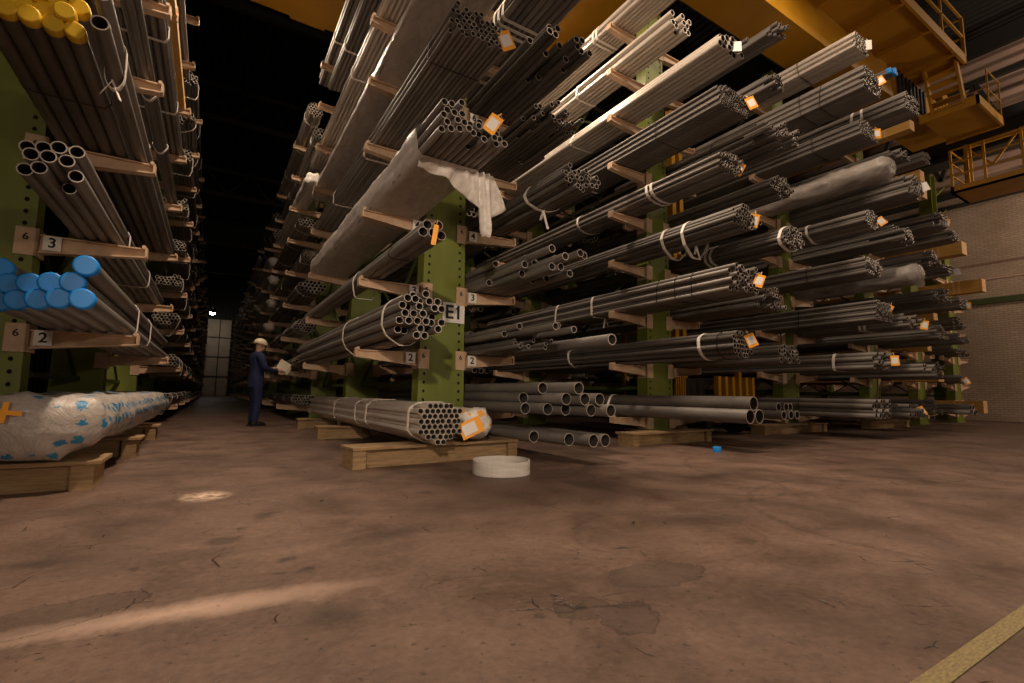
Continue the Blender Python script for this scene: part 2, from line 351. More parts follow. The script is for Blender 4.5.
def rack(X, ys, sides, label, tiers=range(1,10), signs=True, low=None, colm=None):
    low=low or {}
    r=empty('cantilever_rack',(X,ys[0],0)); tag(r,label,'rack','cantilever storage racks')
    for i,y in enumerate(ys):
        fr=i==0 and signs
        c=inst('column',(colm or COLM)[fr],r,(0,y-ys[0],0))
        for n in tiers:
            for s in sides:
                zt=TIER(n)
                if n==1:
                    if low.get(s)=='skip' and i<2: continue
                    if isinstance(low.get(s),float): zt=low[s]
                a=inst('arm',ARMM[(s,n)],r,(0,y-ys[0],zt))
                if fr and n>=2 and abs(X)<3:
                    hw=halfw(TIER(n))
                    p=inst('number_plate',plate,a,(s*(hw+.13),-.012,-.075))
                    inst('print',TXT[str(n)],a,(s*(hw+.13),-.0165,-.075),rot=(R(90),0,0))
                    inst('print',TXT['6 '],a,(s*(hw-.05)+.008,-.0245,-.04),rot=(R(90),0,0))
        if i:
            b=MB(); y0=ys[i-1]-ys[0]+.24; y1=y-ys[0]
            for z in (.9,3.4,5.9,8.3)[:4 if not colm else 3]: b.bar((0,y0,z),(0,y1,z),.07)
            for z0,z1 in ((.9,3.4),(3.4,5.9),(5.9,8.3))[:3 if not colm else 2]: b.bar((0.02,y0,z0),(0.02,y1,z1),.04); b.bar((-.02,y0,z1),(-.02,y1,z0),.04)
            b.build('brace',M['brace'],r)
    return r
RX=[-1.81,2.65,6.95,11.3,15.5,18.7,21.75]
CY=[6.1+4.02*k for k in range(16)]
rack(RX[0],CY[0:5],(1,),low={1:'skip'},label='green rack at the far left with yellow and blue capped pipes on its arms')
rack(RX[0],CY[5:10],(1,),'green rack continuing the leftmost row halfway down the dark aisle',signs=False)
rack(RX[0],CY[10:16],(1,),'green rack ending the leftmost row near the far door',signs=False)
r1=rack(RX[1],CY[0:5],(-1,1),low={-1:'skip',1:.51},label='olive green rack whose front column carries the E1 sign')
rack(RX[1],CY[5:10],(-1,),'green rack continuing the E1 row halfway down the dark aisle',signs=False)
rack(RX[1],CY[10:16],(-1,),'green rack ending the E1 row near the far door',signs=False)
rl=['green rack standing first to the right of the E1 rack','green rack standing second to the right of the E1 rack','green rack standing third to the right of the E1 rack','green rack standing fourth to the right of the E1 rack','green rack closest to the painted brick wall']
for k in range(2,7): rack(RX[k],CY[0:4],(-1,1),rl[k-2],**(dict(tiers=range(1,7),colm=COLS) if k>4 else {}))
hwE=halfw(1.8)
sg=MB().box(-.165,.165,-.006,0,-.14,.14).build('row_sign',M['white_label'],r1,(.15,-.008,1.86)); sg['label']='white sign reading E1'
inst('print',TXT['E1'],sg,(0,-.0085,0),rot=(R(90),0,0))
MB().bar((.030,-.0085,.054),(.064,-.0085,.086),.002,.018).build('print',M['black'],sg)
# ------------------------------------------------------------------ pipes and bundles
def pipe_mesh(mname, n=14, wall=.83):
    b=MB(); A=[(math.cos(2*math.pi*k/n),math.sin(2*math.pi*k/n)) for k in range(n)]
    o0=[(x,0,z) for x,z in A]; o1=[(x,1,z) for x,z in A]; i0=[(x*wall,0,z*wall) for x,z in A]; i1=[(x*wall,1,z*wall) for x,z in A]
    q=lambda a,c:[(a*n+k,c*n+k,c*n+(k+1)%n,a*n+(k+1)%n) for k in range(n)]
    v=o0+o1+i0+i1
    b.add(v,[tuple(reversed(f)) for f in q(0,1)],0,True)
    b.add(v,q(2,3),2,True)
    b.add(v,[tuple(reversed(f)) for f in q(2,0)],1,False); b.add(v,q(3,1),1,False)
    return b.mesh('pipe',[M[mname],M['rim'],M['bore']])
PM={k:pipe_mesh(k) for k in ('steel','steel_bright','steel_dark','steel_lit')}
PMT={k:pipe_mesh(k,14,.9) for k in ('steel','steel_bright','steel_dark')}
def cap_mesh(mname):
    b=MB(); n=16
    prof=[(1.1,1),(1.1,.12),(1.04,.02),(.9,0)]
    rings=[[(r*math.cos(2*math.pi*k/n),y,r*math.sin(2*math.pi*k/n)) for k in range(n)] for r,y in prof]
    fs=[]
    for i in range(3):
        for k in range(n): fs.append((i*n+k,i*n+(k+1)%n,(i+1)*n+(k+1)%n,(i+1)*n+k))
    b.add([v for g in rings for v in g],fs,0,True); b.add(rings[-1],[tuple(range(n))],0)
    return b.mesh('end_cap',M[mname])
CAP={k:cap_mesh(k) for k in ('blue','yellow')}
def hull(pts):
    pts=sorted(set((round(x,4),round(z,4)) for x,z in pts))
    def half(ps):
        h=[]
        for p in ps:
            while len(h)>1 and (h[-1][0]-h[-2][0])*(p[1]-h[-2][1])-(h[-1][1]-h[-2][1])*(p[0]-h[-2][0])<=0: h.pop()
            h.append(p)
        return h
    a=half(pts); b=half(pts[::-1]); return a[:-1]+b[:-1]
def outline(cs, r, off, n=10):
    pts=[]
    for x,z in cs:
        for k in range(n): pts.append((x+(r+off)*math.cos(2*math.pi*k/n),z+(r+off)*math.sin(2*math.pi*k/n)))
    h=hull(pts)
    # resample evenly
    P=[Vector(p) for p in h]; Ls=[(P[(i+1)%len(P)]-P[i]).length for i in range(len(P))]; T=sum(Ls); out=[]
    m=28; acc=0; i=0
    for k in range(m):
        t=T*k/m
        while acc+Ls[i]<t: acc+=Ls[i]; i=(i+1)%len(P)
        out.append(P[i].lerp(P[(i+1)%len(P)],(t-acc)/max(Ls[i],1e-6)))
    return out
def strap(parent, cs, r, y, kind='strap', wdt=.05, slack=0, tail=False, rg=None):
    rg=rg or rnd; o=outline(cs,r,.006); b=MB(); zc=sum(p.y for p in o)/len(o); zmin=min(p.y for p in o)
    n=len(o); tl=rg.uniform(-.12,.12)
    def yy(p): return y+tl*(p.y-zc)
    def sl(p): 
        return p.y-(slack*max(0,(zc-p.y)/(zc-zmin+1e-6))**2 if slack else 0)
    th=.006 if kind=='strap' else .006
    if kind=='wire': wdt=.012
    ring=[]
    c=Vector((sum(p.x for p in o)/n,zc))
    for p in o:
        d=(p-c).normalized()
        for q in ((0,-wdt/2),(0,wdt/2),(th,wdt/2),(th,-wdt/2)):
            ring.append((p.x+d.x*q[0],yy(p)+q[1],sl(p)+d.y*q[0]))
    fs=[]
    for i in range(n):
        j=(i+1)%n
        for k in range(4): l=(k+1)%4; fs.append((i*4+k,j*4+k,j*4+l,i*4+l))
    b.add(ring,fs)
    if tail:   # hanging loose ends
        p=min(o,key=lambda q:q.y+abs(q.x-c.x)*.2) if tail==1 else max(o,key=lambda q:q.x)
        for sx in (-1,1):
            L_=rg.uniform(.12,.26)
            b.bar((p.x,yy(p),p.y),(p.x+sx*.06,yy(p)-.02,p.y-L_),.035,.005)
    return b.build('strap' if kind=='strap' else 'wire_tie',M['strap' if kind=='strap' else 'wire'],parent)
def add_tag(parent, x, y, z, w=.13, h=.19, col='orange', ang=None, rg=None):
    rg=rg or rnd
    strip=col=='strip'
    if strip: col='orange'; w=.045; h=.2
    b=MB().box(-w/2,w/2,-.002,.002,-h,0); b.add([(-.004,0,0),(.004,0,0),(.004,.05,.07),(-.004,.05,.07)],[(0,1,2,3)])
    t=b.build('tag',M[col],parent,(x,y,z)); t['label']='orange paper tag' if col=='orange' else 'white paper tag'
    wx=parent.location.x
    t.rotation_euler=(rg.uniform(-.25,.1),rg.uniform(-.6,.6) if ang is None else ang,-math.atan2(wx+1.0,4.5)*rg.uniform(.6,1.0))
    if col=='orange' and not strip: MB().box(-w*.36,w*.36,-.004,-.0022,-h*.8,-h*.2).build('tag_label',M['white_label'],t)
    return t
def wrap_mesh(parent, cs, r, y0, y1, mname, closed=False, off=.012, rough=.012, seed=0, name='plastic_wrap', closed_back=False):
    o=outline(cs,r,off); n=len(o); c=Vector((sum(p.x for p in o)/n,sum(p.y for p in o)/n)); b=MB(); rings=[]
    ny=max(6,int((y1-y0)/.10)); ny=min(ny,70)
    zs=min(p.y for p in o)
    def ring(y,sc,amp=1):
        g=[]
        for p in o:
            q=c+(p-c)*sc
            d=(p-c).normalized(); nn=noise.noise(Vector((p.x*7+seed,y*3.1,p.y*7)))*.6+noise.noise(Vector((p.x*18,y*9+seed,p.y*18)))*.4
            e=rough*amp*(nn+.25)*2
            if p.y<zs+.02: e=min(e,0)
            q=q+d*e; g.append((q.x,y,max(q.y,zs)))
        return g
    if closed:
        for k,(sc,dy) in enumerate(((.25,-.16),(.55,-.15),(.8,-.10),(.95,-.04))): rings.append(ring(y0+dy,sc,1.6))
    for k in range(ny+1): rings.append(ring(y0+(y1-y0)*k/ny,1))
    fs=[]
    for i in range(len(rings)-1):
        for k in range(n): fs.append((i*n+k,i*n+(k+1)%n,(i+1)*n+(k+1)%n,(i+1)*n+k))
    b.add([v for g in rings for v in g],fs,0,True)
    if closed: b.add(rings[0],[tuple(range(n))],0,True)
    if closed_back: b.add(rings[-1],[tuple(reversed(range(n)))],0,True)
    return b.build(name,M[mname],parent)
def pack(w,h,r,shape,rg):
    """centres (x from 0, z from 0) of a hex-packed section"""
    nx=max(1,int((w+1e-4)/(2*r))); dz=r*1.732; nz=max(1,int((h-2*r)/dz+1.01)); pad=(w-nx*2*r)/2; cs=[]
    for j in range(nz):
        m=nx-(j%2)
        for i in range(m):
            x=r+(j%2)*r+i*2*r+pad; z=r+j*dz
            if shape=='round':
                u=(x-w/2)/(w/2-r+1e-6); v=(z-h/2)/(h/2-r+1e-6)
                if u*u+v*v>1.12: continue
            elif shape=='trap':
                if abs(x-w/2)>(w/2)*(1-.5*j/max(nz,1)): continue
            elif shape=='loose':
                if j==nz-1 and rg.random()<.45: continue
                if j>0 and rg.random()<.1: continue
            cs.append((x,z))
    return cs
BCAT='bundle of pipes'
def bundle(label, group, x0, w, z0, h, y0, ln, r, shape='flat', jit=.03, ma='steel', cap=None, straps=(), wires=(), wrap=None,
           tagc=None, slant=0, thin=False, seed=0, step=0, name='pipe_bundle', loops=0, tail=0):
    rg=random.Random(seed*131+7)
    cs=pack(w,h,r,shape,rg) or pack(w,h,r,'flat',rg)
    zmin=min(z for x,z in cs)-r; cs=[(x,z-zmin) for x,z in cs]
    if len(cs)>100: cs=sorted(cs,key=lambda p:p[1])[:100]
    root=empty(name,(x0+w/2,y0,z0+.013)); tag(root,label,BCAT,group)
    cs=[(x-w/2,z) for x,z in cs]
    pm=(PMT if thin else PM)[ma]
    ends=[]
    hide=wrap and wrap.get('closed')
    for i,(x,z) in enumerate(cs):
        if hide and wrap.get('full') : break
        dy=abs(rg.gauss(0,jit)) + slant*(w/2-x)
        if step and rg.random()<step: dy+=rg.uniform(.2,1.1)
        L_=ln-dy-rg.uniform(0,jit)
        p=inst('pipe',pm,root,(x,dy,z),(r*.985,L_,r*.985)); ends.append((x,dy,z))
        if cap: inst('end_cap',CAP[cap],p,(0,-.02/L_,0),(1,.07/L_,1))
    def clear(y):
        q=((y0+y-6.1+.6)%4.02)-.6
        return y+(.45-q if -.35<q<.45 else 0)
    straps=[clear(y) for y in straps]; wires=[clear(y) for y in wires]
    for k,y in enumerate(straps): strap(root,cs,r,y,'strap',slack=loops*rg.random(),tail=(tail if k==0 else 0),rg=rg)
    for y in wires: strap(root,cs,r,y,'wire',rg=rg)
    if wrap:
        wr=wrap_mesh(root,cs,r,wrap.get('y0',.1),wrap.get('y1',ln-.1),wrap.get('mat','film'),wrap.get('closed',False),rough=wrap.get('rough',.012),seed=seed,closed_back=hide)
    if tagc and not (hide):
        e=max(ends,key=lambda q:q[0]*.6+q[2]*1.0+rg.random()*.1); add_tag(root,e[0]-.03,e[1]-.03,e[2]-.01,col=tagc,rg=rg)
    elif tagc: add_tag(root,0,wrap.get('y0',.1)-.19,h*.6,col=tagc,rg=rg)
    return root
ORD=['','floor','second','third','fourth','fifth','sixth','seventh','eighth','ninth']
RN=['the leftmost rack','the E1 rack','the first rack past E1','the second rack past E1','the third rack past E1','the fourth rack past E1','the rack by the brick wall']
SEED=[0]
def shelf(row, side, n, desc, y0, ln, r, dx=(.03,.78), h=.26, **k):
    """a bundle lying on the arms of one tier; dx = extent measured from the arm tip (left side) or from the column (right side)"""
    SEED[0]+=1
    hw=halfw(TIER(n))
    lo=RX[row]-1.10 if side=='L' else RX[row]+hw+.07
    hi=RX[row]-hw-.07 if side=='L' else RX[row]+1.10
    x0=lo+dx[0]; w=min(dx[1]-dx[0],hi-x0)
    if row in (2,3) and n>1 and y0<6: h*=1.22
    z0=k.pop('z0',TIER(n))
    sd='left' if side=='L' else 'right'
    lab=f"{desc}, {ORD[n]} tier, {sd} arms of {RN[row]}"
    return bundle(lab,f"pipe bundles on {RN[row]}",x0,w,z0,h,y0,ln,r,seed=SEED[0],**k)
# ---- leftmost rack, right arms (X -1.5 .. -.7)
shelf(0,'R',2,'steel pipes with bright blue end caps',4.22,6.6,.067,(0,.80),.42,jit=.04,cap='blue',slant=.9,straps=(1.6,3.6),wires=(),shape='loose')
shelf(0,'R',3,'open thick-walled grey pipes, ragged ends',4.35,6.8,.046,(.16,.60),.32,jit=.06,straps=(2.2,4.2),shape='trap',step=.1)
shelf(0,'R',4,'dark pipes with yellow end caps',4.1,6.8,.055,(.0,.56),.40,jit=.06,cap='yellow',ma='steel_dark',wires=(1.0,),shape='loose')
shelf(0,'R',4,'three wide open grey pipes',3.80,7.0,.052,(.58,.80),.30,jit=.12,straps=(.75,),loops=.1,shape='flat',step=.2,tail=1)
shelf(0,'R',5,'thin grey pipes strapped twice',3.6,7.2,.034,(0,.5),.24,straps=(2.6,4.6),shape='flat')
shelf(0,'R',5,'second slim pack of grey pipes',3.6,7.4,.04,(.52,.80),.28,straps=(2.4,4.4),shape='round')
shelf(0,'R',6,'dark grey pipes under the long ones',3.4,7.2,.04,(0,.80),.28,straps=(3.4,5.2),shape='flat')
shelf(0,'R',7,'grey pipes with loose straps',3.2,7.6,.045,(0,.64),.3,straps=(4.0,6.0),shape='loose',loops=.1)
shelf(0,'R',8,'long dark pipes',3.2,7.6,.05,(0,.80),.25,straps=(4.5,),shape='flat')
# ---- E1 rack, left arms
shelf(1,'L',2,'two dozen open thick grey pipes',4.62,6.9,.042,(-.04,.52),.52,shape='round',jit=.10,straps=(.55,2.4),ma='steel',tagc=None,step=.08,loops=.05)
shelf(1,'L',3,'five wide open pipes with orange tag',4.12,6.8,.047,(-.03,.27),.24,shape='trap',jit=.05,straps=(1.9,),wires=(.9,),tagc='strip',thin=True,loops=.25)
b4=shelf(1,'L',4,'thin pipes half wrapped in grey film',3.72,6.8,.034,(.02,.72),.36,shape='loose',jit=.12,step=.1,tagc='orange',wrap=dict(y0=.62,y1=6.6,mat='film',rough=.02),straps=(3.4,))
shelf(1,'L',5,'fine bundle of very thin pipes',3.66,7.0,.024,(.03,.64),.26,shape='flat',jit=.05,tagc='orange',wires=(.55,),straps=(2.9,4.9))
shelf(1,'L',6,'flat pack wrapped in grey film',3.0,8.0,.03,(.02,.78),.22,shape='flat',wrap=dict(y0=.02,y1=7.9,mat='film',rough=.012),wires=(3.9,),straps=(4.6,))
shelf(1,'L',7,'slim strapped pack of ribbed grey pipes',3.2,8.2,.032,(.03,.36),.24,ma='steel_bright',straps=(4.4,))
shelf(1,'L',7,'dark slim pack beside the ribbed one',3.2,7.6,.04,(.38,.78),.24)
shelf(1,'L',8,'broad grey pack tied with rope',3.0,6.6,.034,(.0,.45),.28,straps=(5.2,),loops=.1)
shelf(1,'L',8,'long dark pack against the column',3.0,7.4,.04,(.47,.78),.24)
shelf(1,'L',9,'topmost grey pack',3.6,7.4,.045,(.02,.78),.28,straps=(5.8,))
# second set down the aisle
S2=[(1,'grey floor level pipes',.035,(.2,.7),.3,'round',None,12.9),(2,'thin grey pipes',.035,(.05,.7),.3,'round',None,12.1),(3,'bundle of grey pipes',.035,(.05,.6),.34,'round',None,12.6),(4,'open ended dark pipes',.045,(.05,.7),.34,'round',None,12.3),
    (5,'fine grey pipes',.026,(.15,.78),.24,'flat',None,12.6),(6,'dark strapped pipes',.04,(.02,.7),.3,'round',None,13.0),(7,'white plastic wrapped pipes',.06,(.02,.5),.42,'round','film_print',12.4),
    (8,'grey pipes',.04,(.1,.75),.24,'flat',None,11.6),(9,'bright round bundle of pipes',.036,(.0,.42),.44,'round',None,12.4)]
for n,ds,r,dx,h,shp,wm,y in S2:
    shelf(1,'L',n,ds+' further back',y,6.6,r,dx,h,shape=shp,ma='steel_bright' if n==9 else 'steel',straps=(.5,2.2,4.4),jit=.05,
          wrap=dict(y0=.05,y1=6.5,mat='film_white',closed=True,full=True,rough=.03) if wm else None)
S3=[(2,21.5),(3,21.2),(4,21.4),(5,21.0),(6,20.8),(7,21.6),(8,20.6),(9,21.2)]
for n,y in S3:
    wh=n in(4,5,6,7)
    shelf(1,'L',n,('white wrapped round bundle' if wh else 'grey bundle')+' third in line',y,6.6,.055,(.02,.55),.4,shape='round',straps=(1,3.5),
          wrap=dict(y0=.05,y1=6.5,mat='film_white',closed=True,full=True,rough=.03) if wh else None)
for si,ys in enumerate((29,37,45.5,54)):
    for n in range(2,10):
        wh=rnd.random()<.25
        shelf(1,'L',n,('white wrapped bundle' if wh else 'grey bundle')+' '+('fourth','fifth','sixth','last')[si]+' in line',ys+rnd.uniform(-.6,.8),6.8,.085,(.02,.62),.4,shape='round',straps=(1.5,),
          wrap=dict(y0=.05,y1=6.5,mat='film_white',closed=True,full=True,rough=.03) if wh else None)
# leftmost rack deeper sets
for si,ys in enumerate((12.0,20.2,28.5,37,46,55)):
    for n in range(1,10):
        if n==1 and si==0: ys=ys+.6
        r=(.036,.05,.085,.085,.09,.09)[si]
        shelf(0,'R',n,rnd.choice(('grey pipes','dark pipes','strapped pipes'))+' '+('second','third','fourth','fifth','sixth','last')[si]+' in line',ys+rnd.uniform(-.2,.9),7.0,r,(.2,.80),.3,
              shape=rnd.choice(('round','flat','loose')),straps=(.4,2.4,4.6) if si<2 else (1.5,),jit=.08,loops=.25 if si<3 else 0)
# ---- E1 rack, right arms
shelf(1,'R',2,'small dark pipes, staggered ends',4.75,6.2,.026,(.0,.55),.16,shape='loose',jit=.25,step=.4,ma='steel_dark')
shelf(1,'R',2,'thick grey pipes lying over small ones',4.25,6.2,.042,(.02,.55),.2,shape='loose',jit=.3,step=.3,z0=TIER(2)+.17)
shelf(1,'R',2,'two wide grey pipes at arm tip',3.85,6.8,.065,(.58,.84),.2,shape='flat',jit=.05)
shelf(1,'R',3,'loose thick pipes with staggered open ends',4.25,6.6,.048,(0,.80),.42,shape='loose',jit=.45,step=.5)
shelf(1,'R',4,'small open pipes, knotted strap below',4.1,6.8,.03,(.15,.74),.30,shape='round',jit=.08,straps=(.8,),tail=1,ma='steel_dark')
shelf(1,'R',5,'small dark pipes, staggered ends',4.3,6.8,.03,(0,.82),.28,shape='loose',jit=.4,step=.4,ma='steel_dark',straps=(2.2,))
shelf(1,'R',6,'dark pipes of mixed lengths',4.2,6.8,.045,(0,.82),.34,shape='loose',jit=.4,step=.4,ma='steel_dark')
shelf(1,'R',7,'grey pipes under doubled white slings',3.9,7.2,.045,(0,.82),.34,shape='flat',jit=.05,straps=(1.3,1.42,1.54,2.5,2.62))
shelf(1,'R',8,'dark grey pipes',4.0,7.2,.045,(0,.82),.3,shape='flat',ma='steel_dark')
# ---- first rack past E1, left arms
shelf(2,'L',1,'three wide dark pipes',3.85,6.8,.10,(.2,.62),.40,shape='flat',jit=.03,ma='steel_dark',straps=(1.9,),thin=True)
shelf(2,'L',2,'dark strapped pipes with orange tag',4.0,7.0,.036,(.15,.74),.34,shape='round',jit=.04,ma='steel_dark',straps=(.55,3.6),wires=(.25,),tagc='orange')
shelf(2,'L',3,'brown-grey pipes with paper tags',3.85,7.0,.036,(.02,.78),.32,shape='flat',jit=.08,tagc='orange',wires=(.7,1.0,1.35),straps=(2.9,4.0),tail=1)
shelf(2,'L',4,'dark pipes with white tag',3.85,7.0,.034,(.1,.78),.30,shape='round',jit=.06,tagc='orange',straps=(.9,1.3),loops=.25,ma='steel_dark',tail=1)
shelf(2,'L',5,'grey pipes in a loop sling',4.05,7.0,.03,(.1,.78),.30,shape='round',jit=.06,tagc='orange',straps=(1.3,1.4,3.2),ma='steel')
shelf(2,'L',6,'fine pipes with orange tag',3.95,7.2,.026,(.0,.72),.28,shape='flat',jit=.03,tagc='orange',wires=(1.2,),straps=(3.3,),ma='steel_dark')
shelf(2,'L',7,'bright wide thin-walled pipes',3.95,7.4,.05,(.02,.62),.28,shape='trap',jit=.04,tagc='white_label',ma='steel_bright',thin=True,straps=(3.4,))
shelf(2,'L',8,'bright pipes with dark open ends',4.75,6.6,.05,(.0,.55),.24,shape='flat',jit=.08,ma='steel_bright',straps=(2.4,))
shelf(2,'L',9,'long bright pipes near the crane',4.3,7.2,.04,(.0,.6),.26,shape='flat',ma='steel_bright',straps=(2.2,2.35))
# right arms
shelf(2,'R',1,'wide grey pipes near the floor',4.1,6.6,.07,(.1,.8),.30,shape='loose',jit=.3,z0=.4)
shelf(2,'R',2,'grey pipes with open clustered ends',4.1,6.8,.04,(.05,.78),.26,shape='loose',jit=.12)
shelf(2,'R',3,'mixed small pipes, ragged',4.3,6.8,.034,(.0,.78),.30,shape='loose',jit=.2,step=.2,tagc='orange')
shelf(2,'R',4,'round dark bundle, double strap',4.0,6.8,.036,(.12,.74),.32,shape='round',jit=.05,straps=(1.35,1.45,.1),ma='steel_dark')
shelf(2,'R',5,'dark bundle with frayed tie',4.1,6.8,.036,(.05,.70),.28,shape='round',jit=.06,ma='steel_dark')
shelf(2,'R',6,'ragged grey pipes, one wire',3.95,6.8,.034,(.0,.78),.32,shape='loose',jit=.25,step=.2,tagc=None,wires=(1.2,))
shelf(2,'R',7,'slim pack of dark pipes',4.0,6.8,.036,(.1,.5),.22,shape='flat',ma='steel_dark',jit=.15)
shelf(2,'R',8,'small dark pipes',3.9,6.8,.036,(.1,.5),.2,shape='flat',ma='steel_dark',jit=.15)
# ---- second rack past E1
shelf(3,'L',1,'grey pipes low on bearers',4.0,6.6,.05,(.0,.78),.40,shape='flat',wires=(1.4,),jit=.06)
shelf(3,'L',2,'grey pipes with diamond orange tag',3.9,6.8,.045,(.05,.78),.30,shape='loose',tagc='orange',straps=(.8,),jit=.15)
shelf(3,'L',3,'dark grey pipes with bright tag',3.9,6.8,.03,(.02,.78),.32,shape='flat',tagc='orange',wires=(1.4,),jit=.04,ma='steel_dark')
shelf(3,'L',4,'light topped pipes with tag',4.0,6.8,.036,(.02,.78),.28,shape='flat',tagc='orange',jit=.1,wires=(1.1,))
shelf(3,'L',5,'round strapped bundle with square tag',4.0,6.8,.034,(.12,.74),.34,shape='round',tagc='orange',straps=(1.1,),ma='steel')
shelf(3,'L',6,'clear plastic wrapped bundle',3.8,6.8,.045,(.1,.7),.36,shape='round',wrap=dict(y0=.0,y1=6.7,mat='film_clear',closed=True,rough=.03),straps=(2.0,))
shelf(3,'L',7,'fine dark pipes with tag',3.95,6.8,.03,(.0,.78),.3,shape='flat',tagc='orange',ma='steel_dark',jit=.04,wires=(.9,))
shelf(3,'L',8,'broad dark square-stacked pipes, two tags',3.85,6.8,.034,(.02,.78),.40,shape='flat',tagc='orange',ma='steel',wires=(.8,1.2),jit=.03)
shelf(3,'L',9,'pale striped pipes with white tag',3.95,6.8,.032,(.02,.6),.28,shape='flat',tagc='white_label',ma='steel_bright',wires=(1.1,),straps=(2.0,),jit=.03)
shelf(3,'R',1,'grey pipes with orange tag',3.9,6.4,.05,(.0,.78),.3,shape='loose',jit=.25,tagc='orange')
shelf(3,'R',2,'single layer of grey pipes',3.75,6.6,.045,(.0,.78),.16,shape='flat',jit=.1)
shelf(3,'R',3,'grey pipes, white doubled straps',3.9,6.6,.04,(.0,.78),.28,shape='loose',jit=.15,straps=(.8,.9),tagc='orange')
shelf(3,'R',4,'film wrapped bundle with crumpled end',3.95,6.8,.045,(.1,.75),.34,shape='round',wrap=dict(y0=.0,y1=6.7,mat='film_clear',closed=True,rough=.03))
shelf(3,'R',5,'dark pipes with ragged ends',3.9,6.8,.04,(.0,.78),.3,shape='loose',jit=.2,ma='steel_dark')
shelf(3,'R',6,'stacked grey pipes with tag',3.7,6.8,.045,(.0,.78),.34,shape='flat',jit=.08,tagc='white_label')
shelf(3,'R',7,'single row of dark pipes',3.9,6.8,.05,(.1,.7),.2,shape='flat',jit=.1,ma='steel_dark')
shelf(3,'R',8,'broad grey bundle with pale end',3.7,6.8,.036,(.05,.75),.36,shape='flat',jit=.03,straps=(.8,1.0),ma='steel')
shelf(3,'R',9,'pipes with small blue caps',3.9,6.6,.045,(.1,.4),.2,shape='flat',cap='blue')
# ---- third .. last
def timber(row,side,n,y0,ln=6.5,w=.3,h=.3,dx=.2,desc='timber beam with pale sawn end'):
    hw=halfw(TIER(n)); lo=RX[row]-1.11 if side=='L' else RX[row]+hw+.05
    b=MB().box(0,w,0,ln,0,h,0); b.add([(0,-.002,0),(w,-.002,0),(w,-.002,h),(0,-.002,h)],[(0,1,2,3)],1)
    o=b.build('timber_beam',[M['timber'],M['timber_end']],None,(lo+dx,y0,TIER(n)+.003))
    sd='left' if side=='L' else 'right'
    tag(o,f"{desc}, {ORD[n]} tier, {sd} arms of {RN[row]}",'timber beam','timber beams on the racks')
    s=MB()
    for y in (.5,.62):
        s.box(-.012,w+.012,y,y+.05,-.002,h+.012)
    s.build('strap',M['timber_end'],o)
    return o
T4=[(1,'dark pipes near the floor',4.5,.05,'steel_dark'),(2,'grey pipes',4.4,.04,'steel'),(3,'long grey pipes',4.3,.04,'steel'),(4,'dark pipes',4.2,.045,'steel_dark'),(5,'grey mixed pipes',4.3,.04,'steel'),(6,'small grey pipes',4.1,.036,'steel')]
for n,ds,y,r,ma in T4: shelf(4,'L',n,ds,y,6.5,r,(0,.78),.38,shape='loose',jit=.15,ma=ma,tagc='orange' if n in(3,6) else None)
shelf(4,'L',8,'thin grey pipes',4.4,6.6,.036,(.3,.78),.26,ma='steel')
timber(4,'L',9,4.6,h=.26); timber(4,'L',7,4.5,dx=.35,h=.34)
shelf(4,'R',1,'wide pipes with white tag',4.3,6.4,.07,(.1,.78),.38,shape='flat',jit=.05,tagc='white_label',wires=(1.6,))
shelf(4,'R',2,'flat row of grey pipes',4.4,6.5,.05,(.1,.78),.18,tagc='orange',jit=.1)
shelf(4,'R',3,'open ended grey pipes',4.3,6.5,.05,(.1,.78),.30,shape='loose',jit=.15)
shelf(4,'R',4,'dark grey pipes, two tags',4.3,6.5,.045,(.1,.78),.30,tagc='orange')
shelf(4,'R',5,'round pipes capped in white',4.5,6.5,.05,(.1,.78),.34,shape='round',tagc='white_label',straps=(1.2,))
shelf(4,'R',6,'long grey pipes',4.3,6.5,.045,(.1,.78),.3,jit=.1)
timber(5,'L',1,5.2,w=.3,h=.16); timber(5,'L',2,5.4,w=.4,h=.3); timber(5,'L',3,5.6,w=.3,h=.2); timber(5,'L',4,5.4,w=.3,h=.2)
timber(4,'R',8,4.9,dx=.2,h=.3); 
timber(5,'R',5,4.65,w=.34,h=.38); timber(5,'L',6,4.65,w=.4,h=.36); timber(5,'R',1,4.9,w=.34,h=.36,dx=.3)
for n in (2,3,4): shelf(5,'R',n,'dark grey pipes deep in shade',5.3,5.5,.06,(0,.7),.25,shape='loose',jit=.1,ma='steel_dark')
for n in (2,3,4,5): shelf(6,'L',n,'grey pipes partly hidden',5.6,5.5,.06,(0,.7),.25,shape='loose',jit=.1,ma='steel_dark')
o=timber(0,'R',7,7.05,3.3,w=.08,h=.12,dx=.68,desc='narrow timber plank standing at the arm tips')
# second sets behind, closing the gaps
for row in (1,2,3,4):
    for n in range(1,9):
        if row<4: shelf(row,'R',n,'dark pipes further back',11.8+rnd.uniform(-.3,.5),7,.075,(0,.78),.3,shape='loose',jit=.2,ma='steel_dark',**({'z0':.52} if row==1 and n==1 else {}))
        if row>1: shelf(row,'L',n,'dark pipes further back',11.8+rnd.uniform(-.3,.5),7,.075,(0,.78),.3,shape='loose',jit=.2,ma='steel_dark')
